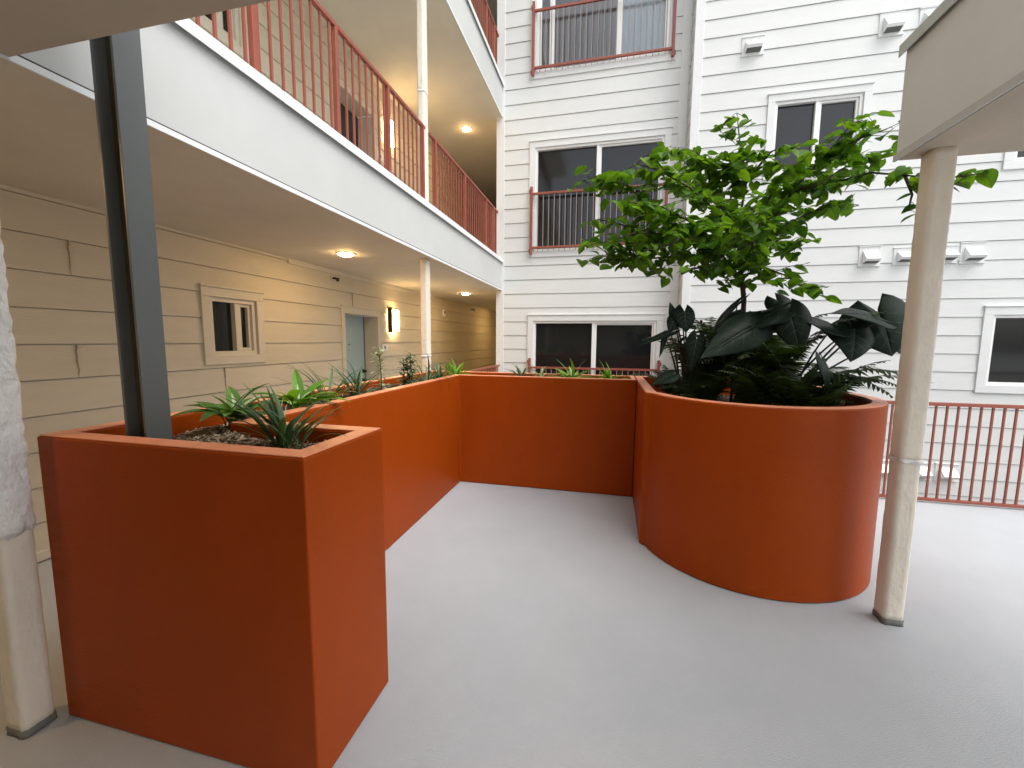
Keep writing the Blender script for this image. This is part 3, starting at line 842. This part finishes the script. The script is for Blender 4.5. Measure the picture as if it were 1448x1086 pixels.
# --- tree
tree = thing("tree", (1.10, 3.95, 1.09), "young broadleaf tree with heart shaped green leaves growing from the round planter", "tree")
FK_ = at(1046, 392, 3.98)
trunk_pts = [Vector((1.10, 3.95, 1.06)), at(1053, 500, 3.955), at(1050, 455, 3.96), at(1052, 425, 3.97), at(1050, 404, 3.975), FK_]
mb = MB(); mb.tube(trunk_pts, [.028, .026, .0225, .021, .021, .02], 8)
A = at
BR = [
 [FK_, A(1022, 362, 3.85), A(975, 335, 3.7), A(920, 322, 3.55), A(870, 338, 3.45), A(832, 347, 3.4)],
 [A(975, 335, 3.7), A(930, 300, 3.65), A(885, 262, 3.6), A(850, 248, 3.55), A(825, 255, 3.5)],
 [FK_, A(1042, 330, 4.15), A(1005, 270, 4.25), A(965, 225, 4.3), A(930, 212, 4.3)],
 [A(1042, 330, 4.15), A(1056, 255, 4.2), A(1046, 200, 4.15), A(1042, 160, 4.1)],
 [FK_, A(1078, 335, 4.05), A(1120, 270, 3.95), A(1165, 222, 3.85), A(1200, 180, 3.75), A(1222, 165, 3.7)],
 [A(1120, 270, 3.95), A(1180, 258, 3.8), A(1232, 244, 3.65), A(1280, 248, 3.5), A(1335, 252, 3.4), A(1385, 246, 3.3)],
 [A(1078, 335, 4.05), A(1130, 308, 4.2), A(1180, 285, 4.3), A(1215, 290, 4.35)],
 [FK_, A(1080, 378, 3.8), A(1112, 390, 3.65), A(1140, 408, 3.55)],
 [FK_, A(1018, 378, 3.75), A(995, 378, 3.6), A(972, 380, 3.5)],
 [A(1022, 362, 3.85), A(985, 318, 3.5), A(935, 292, 3.3), A(890, 285, 3.15)],
 [FK_, A(1060, 330, 4.4), A(1020, 285, 4.7), A(965, 262, 4.9)],
 [A(1165, 222, 3.85), A(1215, 196, 3.7), A(1255, 182, 3.6)],
 [A(1060, 330, 4.4), A(1115, 265, 4.6), A(1165, 225, 4.7), A(1205, 210, 4.7)],
 [FK_, A(1062, 350, 3.6), A(1075, 315, 3.35), A(1060, 290, 3.15)],
 [A(1280, 248, 3.5), A(1290, 275, 3.48), A(1284, 298, 3.46)],
 [A(920, 322, 3.55), A(895, 355, 3.5), A(905, 378, 3.45)],
 [A(1056, 255, 4.2), A(1090, 215, 4.0), A(1110, 205, 3.9)],
 [A(1005, 270, 4.25), A(1000, 230, 4.0), A(985, 215, 3.9)],
 [A(1078, 335, 4.05), A(1110, 345, 3.8), A(1135, 340, 3.6)],
 [A(985, 318, 3.5), A(950, 345, 3.35), A(920, 352, 3.3)],
 [A(1042, 330, 4.15), A(1015, 300, 3.9), A(975, 265, 3.7), A(930, 240, 3.6), A(900, 232, 3.55)],
 [A(1078, 335, 4.05), A(1085, 285, 3.75), A(1110, 245, 3.6), A(1140, 225, 3.55)],
 [A(1022, 362, 3.85), A(960, 362, 3.75), A(890, 368, 3.65), A(850, 366, 3.6)],
 [A(1056, 255, 4.2), A(1015, 232, 4.0), A(975, 222, 3.9)],
 [A(1120, 270, 3.95), A(1165, 255, 4.1), A(1215, 225, 4.1), A(1250, 215, 4.05)],
 [A(975, 335, 3.7), A(930, 345, 3.8), A(880, 318, 3.85), A(845, 310, 3.85)],
]
for b in BR:
    r0 = .012
    mb.tube(b, [max(.002, r0 * (1 - i / len(b))) for i in range(len(b))], 5)
lf = MB(); NL = 0
def put_leaf(p, spread):
    az = random.uniform(0, 6.28)
    d = rnd_dir(-42, 8, az)
    up = Vector((random.gauss(0, .28), random.gauss(0, .28), 1))
    L = random.uniform(.06, .118)
    leaf(lf, p, d, up, L, L * random.uniform(.85, 1.02), droop=random.uniform(.1, .7), fold=random.uniform(-.1, .3), n=7, mm=1, lobe=.16)
def pts_along(b, step):
    out = []
    for p, q in zip(b, b[1:]):
        n = max(1, int((q - p).length / step))
        for i in range(n): out.append(p.lerp(q, i / n))
    return out + [b[-1]]
for bi, b in enumerate(BR):
    P = pts_along(b, .045); n = len(P)
    for i, p in enumerate(P):
        fr = i / n
        if (p - FK_).length < .16 and random.random() < .8: continue
        lone = bi in (5, 14) and fr > .45
        k = 1 if lone else (3 if random.random() < .35 else 2)
        if lone and bi == 5: k = 2
        for _ in range(k):
            tl = random.uniform(.03, .10 if lone else .24)
            dv = rnd_dir(-25, 30)
            e = p + dv * tl + Vector((0, 0, -.02))
            mid = p.lerp(e, .5) + Vector((0, 0, .012))
            mb.tube([p, mid, e], [.003, .0022, .0014], 4, cap=False)
            m_ = 1 if tl < .09 else (2 if tl < .16 else 3)
            for j in range(m_):
                q = p.lerp(e, (j + 1) / m_)
                put_leaf(q, 1); NL += 1
mb.build("trunk", M['bark'], tree, smooth=True)
lf.build("crown", M['leaf'], tree, smooth=True)
print("tree leaves", NL)

# --- elephant ears: root, then stalk + blade per leaf; blade given by stalk-joint and tip
def ear_plant(root, specs, label):
    t = thing("elephant_ear", root, label, "plant", "dark elephant ears in the round planter")
    for j, tip, W, up, droop, fold in specs:
        d = tip - j; L = d.length
        mb = MB(); r = Vector(root) + Vector((random.uniform(-.04, .04), random.uniform(-.04, .04), 0))
        mid = r.lerp(j, .55) + Vector((0, 0, .10)) ; mid.x = r.x + (j.x - r.x) * .42; mid.y = r.y + (j.y - r.y) * .42
        pts = [r + ((mid - r) * 2 * s * (1 - s) + (j - r) * s * s) if False else r * (1 - s) ** 2 + mid * 2 * s * (1 - s) + j * s * s for s in [i / 8 for i in range(9)]]
        mb.tube(pts, [.012 - .0075 * i / 8 for i in range(9)], 7)
        stalk = mb.build("stalk", M['ear_stem'], t, smooth=True)
        mb = MB(); rows, sdv = leaf(mb, j, d, up, L * 1.04, W, droop=droop, fold=fold, n=14, mm=6, lobe=.34, wavy=.012, curl=.9)
        vb = MB(); pt = lambda i_, x: rows[i_][0] + sdv * x + rows[i_][1] * (fold * abs(x) - .9 * x * x / W + .004)
        i0 = next(i_ for i_ in range(15) if rows[i_][4] >= 0)
        for i_ in range(i0, 14):
            w_ = .0035 * (1 - .7 * i_ / 14)
            vb.poly([pt(i_, -w_), pt(i_, w_), pt(i_ + 1, w_), pt(i_ + 1, -w_)])
        for i_ in range(i0, 12, 2):
            for sg in (-1, 1):
                e_ = min(14, i_ + 2); xo = sg * rows[e_][2] * .85
                a_, b_ = pt(i_, 0), pt(e_, xo); m_ = (pt(i_ + 1, xo * .5)); dv_ = rows[i_][0] - rows[e_][0]; dv_ = dv_.normalized() * .0016
                vb.poly([a_ - dv_, m_ - dv_, m_ + dv_, a_ + dv_]); vb.poly([m_ - dv_, b_, m_ + dv_])
        bl = mb.build("leaf_blade", M['ear'], t, smooth=True); vb.build("leaf_vein", M['vein'], bl)
        sd_ = bl.modifiers.new("thick", 'SOLIDIFY'); sd_.thickness = .0025
V = Vector
ear_plant(V((1.42, 3.85, 1.08)), [
    (A(1240, 440, 3.72), A(1268, 500, 3.62), .50, V((-.15, -.9, .42)), .35, .10),
    (A(1244, 452, 3.60), A(1191, 427, 3.45), .22, V((.3, -.5, .8)), .5, .35),
    (A(1208, 464, 3.6), A(1212, 505, 3.45), .33, V((.1, -.9, .5)), .5, .15),
    (A(1180, 462, 3.6), A(1119, 427, 3.6), .24, V((.25, -.45, .9)), .7, .2),
    (A(1165, 512, 3.35), A(1193, 556, 3.25), .20, V((.6, -.4, .7)), 1.0, .25),
    (A(1266, 480, 3.9), A(1279, 500, 3.85), .17, V((.2, -.9, .5)), .3, .2)],
    "largest dark elephant ear, at the right of the round planter near the cream post")
ear_plant(V((1.02, 3.75, 1.08)), [
    (A(1068, 460, 3.6), A(1000, 497, 3.35), .33, V((.3, -.8, .6)), .35, .15),
    (A(1104, 438, 3.65), A(1040, 462, 3.6), .24, V((.15, -.4, .9)), .5, .2),
    (A(1116, 442, 3.6), A(1134, 496, 3.45), .27, V((-.3, -.85, .5)), .5, .2),
    (A(1044, 446, 3.75), A(1006, 468, 3.65), .20, V((-.2, -.5, .8)), .4, .3),
    (A(1042, 429, 3.85), A(992, 468, 3.7), .11, V((-.4, -.2, .9)), .6, .5),
    (A(1098, 424, 3.85), A(1122, 447, 3.7), .20, V((-.2, -.6, .8)), .5, .25)],
    "dark elephant ear with big drooping leaves right in front of the tree trunk")
ear_plant(V((.66, 3.75, 1.08)), [
    (A(968, 440, 3.7), A(972, 468, 3.62), .19, V((.2, -.9, .5)), .3, .2),
    (A(955, 450, 3.7), A(946, 468, 3.65), .12, V((0, -.9, .5)), .3, .3),
    (A(952, 447, 3.72), A(948, 428, 3.7), .07, V((0, -.8, .5)), .2, .5),
    (A(948, 470, 3.68), A(905, 485, 3.6), .10, V((0, -.5, .9)), .2, .4),
    (A(965, 458, 3.7), A(986, 463, 3.65), .12, V((.2, -.6, .8)), .3, .3),
    (A(940, 476, 3.68), A(934, 505, 3.66), .05, V((.3, -.9, .2)), .2, .3),
    (A(950, 530, 3.55), A(922, 540, 3.5), .16, V((-.1, -.6, .8)), .4, .3),
    (A(985, 480, 3.55), A(978, 520, 3.5), .15, V((0, -.9, .4)), .3, .2)],
    "small dark elephant ear at the left side of the round planter, with shrivelled leaves")

# --- ferns
i2s, i2p = inset(i2, .02), inset(i2, .11)
def fern(root, n, L, label, e0=50, e1=88, az0=None, az1=None):
    t = thing("fern", root, label, "fern", "ferns filling the round planter")
    mb = MB()
    for i in range(n):
        az = random.uniform(0, 6.28) if az0 is None else random.uniform(az0, az1)
        e = rad(random.uniform(e0, e1)); ln = L * random.uniform(.7, 1.1)
        p = Vector(root) + Vector((random.uniform(-.06, .06), random.uniform(-.06, .06), 0))
        K = 17; bend = random.uniform(.5, 1.35); pts = [p.copy()]
        hd = Vector((math.cos(az), math.sin(az), 0))
        for k in range(K):
            ee = e - bend * (k / K) ** 1.4 * 1.5
            p = p + (hd * math.cos(ee) + UP * math.sin(ee)) * (ln / K); pts.append(p.copy())
        K2 = K
        for k in range(3, K + 1):        # a frond stops where it would run into the planter wall
            if pts[k].z < HP + .05 and not inside((pts[k].x, pts[k].y), i2s): K2 = k - 1; break
        if K2 < 7: continue
        mb.tube(pts[:K2 + 1], [.004 * (1 - k / (K + 1)) + .001 for k in range(K2 + 1)], 4, cap=False)
        for k in range(4, K2 + 1):
            s = k / K; pl = ln * .19 * math.sin(math.pi * (.12 + .86 * s)) ** .7
            tan = (pts[k] - pts[k - 1]).normalized(); sd2 = tan.cross(UP)
            if sd2.length < .05: sd2 = hd.cross(UP)
            sd2.normalize(); nn = sd2.cross(tan)
            if pts[k].z < HP + .02 and not inside((pts[k].x, pts[k].y), i2p): continue
            for sg in (-1, 1):
                for o_ in (0, .5):
                    q = pts[k] - tan * (ln / K * o_)
                    dd = (sd2 * sg + tan * .45 + UP * random.uniform(-.35, .1)).normalized()
                    wv = tan * (ln / K * .21)
                    mb.poly([q - wv, q + dd * pl * .55 - wv * .9 , q + dd * pl - UP * pl * .12, q + dd * pl * .55 + wv * .9, q + wv])
    mb.build("frond", M['fern'], t)
fern((.74, 3.62, 1.08), 16, .56, "fern at the left front of the round planter below the shrivelled elephant ear")
fern((1.02, 3.45, 1.08), 16, .50, "fern at the middle front of the round planter")
fern((1.38, 3.40, 1.08), 22, .70, "bushy fern at the right front of the round planter, fronds over the rim")
fern((1.30, 3.85, 1.08), 20, 1.05, "tall fern in the middle right of the round planter behind the elephant ears")
fern((.85, 4.1, 1.08), 16, 1.0, "fern behind the tree trunk in the round planter")
fern((1.62, 3.72, 1.08), 12, .55, "fern at the right rim of the round planter", 40, 80)
fern((.60, 4.25, 1.08), 10, .55, "low fern at the back left of the round planter")
fern((1.32, 4.35, 1.08), 14, 1.2, "tallest fern at the back of the round planter", 60, 88)

# --- small planter plants
def clump(name, root, n, L, W, key, label, cat, e0=25, e1=85, droop=1.2, grp="young plants in the long planter", stalk=.0, fold=.3, edge=None, jit=.03):
    root = Vector((root[0], root[1], soil_h(root[0], root[1]) - .01))
    t = thing(name, root, label, cat, grp)
    mb = MB(); eb = MB(); L *= 1.35; W *= 1.1
    for i in range(n):
        az = 2 * math.pi * i / n * 2.4 + random.uniform(-.4, .4)
        d = rnd_dir(e0, e1, az); p = root + Vector((random.uniform(-jit, jit), random.uniform(-jit, jit), 0))
        ln = L * random.uniform(.65, 1.1)
        if stalk:
            q = p + (d + UP * .5).normalized() * ln * stalk
            mb.tube([p, p.lerp(q, .5) + UP * .01, q], [.004, .0035, .003], 5)
            p = q
        dd = d.copy()
        if stalk: dd = Vector((d.x, d.y, d.z * .6))
        st = random.getstate()
        leaf(mb, p, dd, UP if abs(dd.z) < .95 else Vector((.3, .1, 1)), ln * (1 - stalk * .4), W * random.uniform(.8, 1.15), droop=droop * random.uniform(.6, 1.3), fold=fold, n=9, mm=1 if W < .03 else 2, tipx=1.5 if W > .03 else 1.1)
        if edge and random.random() < .55:
            random.setstate(st); eb2 = eb
            leaf(eb2, p + UP * .0025, dd, UP, ln * (1 - stalk * .4) * .97, W * .30, droop=droop * random.uniform(.6, 1.3), fold=fold * .5, n=9, mm=1, tipx=1.5)
    mb.build("leaf_clump", M[key], t, smooth=True)
    if eb.f: eb.build("pale_leaf_streak", M[edge], t, smooth=True)
    return t
clump("hosta", (-1.88, 1.72), 20, .195, .075, 'hosta', "broad leaved hosta with pale tips behind the near planter's inner corner", "plant", 42, 84, .75, stalk=.3, edge='hosta_edge')
clump("lily_plant", (-1.35, 1.46), 26, .25, .024, 'strap', "tall strap leaved lily in the near square box, in front of the others", "plant", 60, 88, .75, edge='hosta_edge')
clump("grass_clump", (-1.27, 1.43), 11, .27, .010, 'strap', "thin reddish grass blades beside the lily in the near square box", "grass", 55, 82, 1.2)
clump("hosta", (-1.86, 2.13), 20, .21, .068, 'bright', "bright hosta rising just behind the strap leaved lily", "plant", 40, 82, .8, stalk=.35, edge='hosta_edge')
clump("grass_clump", (-1.88, 2.42), 20, .36, .018, 'strap', "arching grass clump left of the door, nearest in the long run", "grass", 50, 86, 1.2)
clump("grass_clump", (-1.92, 2.83), 30, .28, .02, 'strap', "dense grass clump in front of the pale door", "grass", 42, 86, 1.1)
clump("grass_clump", (-1.85, 3.90), 24, .30, .02, 'strap', "grass clump just left of the slim post's foot", "grass", 42, 86, 1.1)
clump("grass_clump", (-1.83, 4.20), 22, .26, .022, 'strap', "small grass clump just right of the slim post's foot", "grass", 40, 86, 1.0)
clump("hosta", (-1.80, 4.62), 34, .24, .042, 'bright', "bright green hosta at the far corner of the long planter", "plant", 35, 86, .8)
clump("grass_clump", (-1.02, 4.745), 22, .22, .02, 'strap', "small grey green grass clump, leftmost along the back planter", "grass", 35, 84, 1.2)
clump("grass_clump", (-.78, 4.745), 26, .24, .02, 'varieg', "pale streaked grass clump, second along the back planter", "grass", 25, 80, 1.3)
clump("hosta", (-.42, 4.745), 34, .26, .045, 'bright', "larger bright green leafy plant, third along the back planter", "plant", 25, 86, .9, edge='hosta_edge')
clump("hosta", (.0, 4.745), 34, .21, .045, 'bright', "compact bright green leafy plant nearest the round planter", "plant", 30, 86, .8)
def stem_plant(root, h, n, key, label, stems=1):
    root = Vector((root[0], root[1], soil_h(root[0], root[1]) - .01))
    t = thing("leafy_stem_plant", root, label, "plant", "young plants in the long planter")
    mb = MB(); sm = MB()
    for s in range(stems):
        r = root + Vector((random.uniform(-.05, .05), random.uniform(-.05, .05), 0)) if stems > 1 else root
        hh = h * random.uniform(.75, 1.05) if s else h
        top = r + Vector((random.uniform(-.03, .03), random.uniform(-.03, .03), hh))
        sm.tube([r, r.lerp(top, .5) + Vector((.008, 0, 0)), top], [.005, .004, .002], 5)
        for i in range(n):
            f_ = .12 + .88 * i / n; p = r.lerp(top, f_)
            az = i * 2.4 + random.uniform(-.3, .3)
            leaf(mb, p, rnd_dir(5, 50, az), UP, random.uniform(.07, .12) * (1.25 - .45 * f_), .032, droop=random.uniform(.5, 1.2), fold=.2, n=6, mm=1, tipx=1.3)
    sm.build("stem", M['ear_stem'], t, smooth=True); mb.build("foliage", M[key], t, smooth=True)
stem_plant((-1.93, 3.22), .42, 42, 'varieg', "upright silvery leaved plant between the door and the sconce")
stem_plant((-1.88, 3.58), .36, 26, 'strap', "bushy dark leaved plant with bare stem tips, below the sconce", 4)
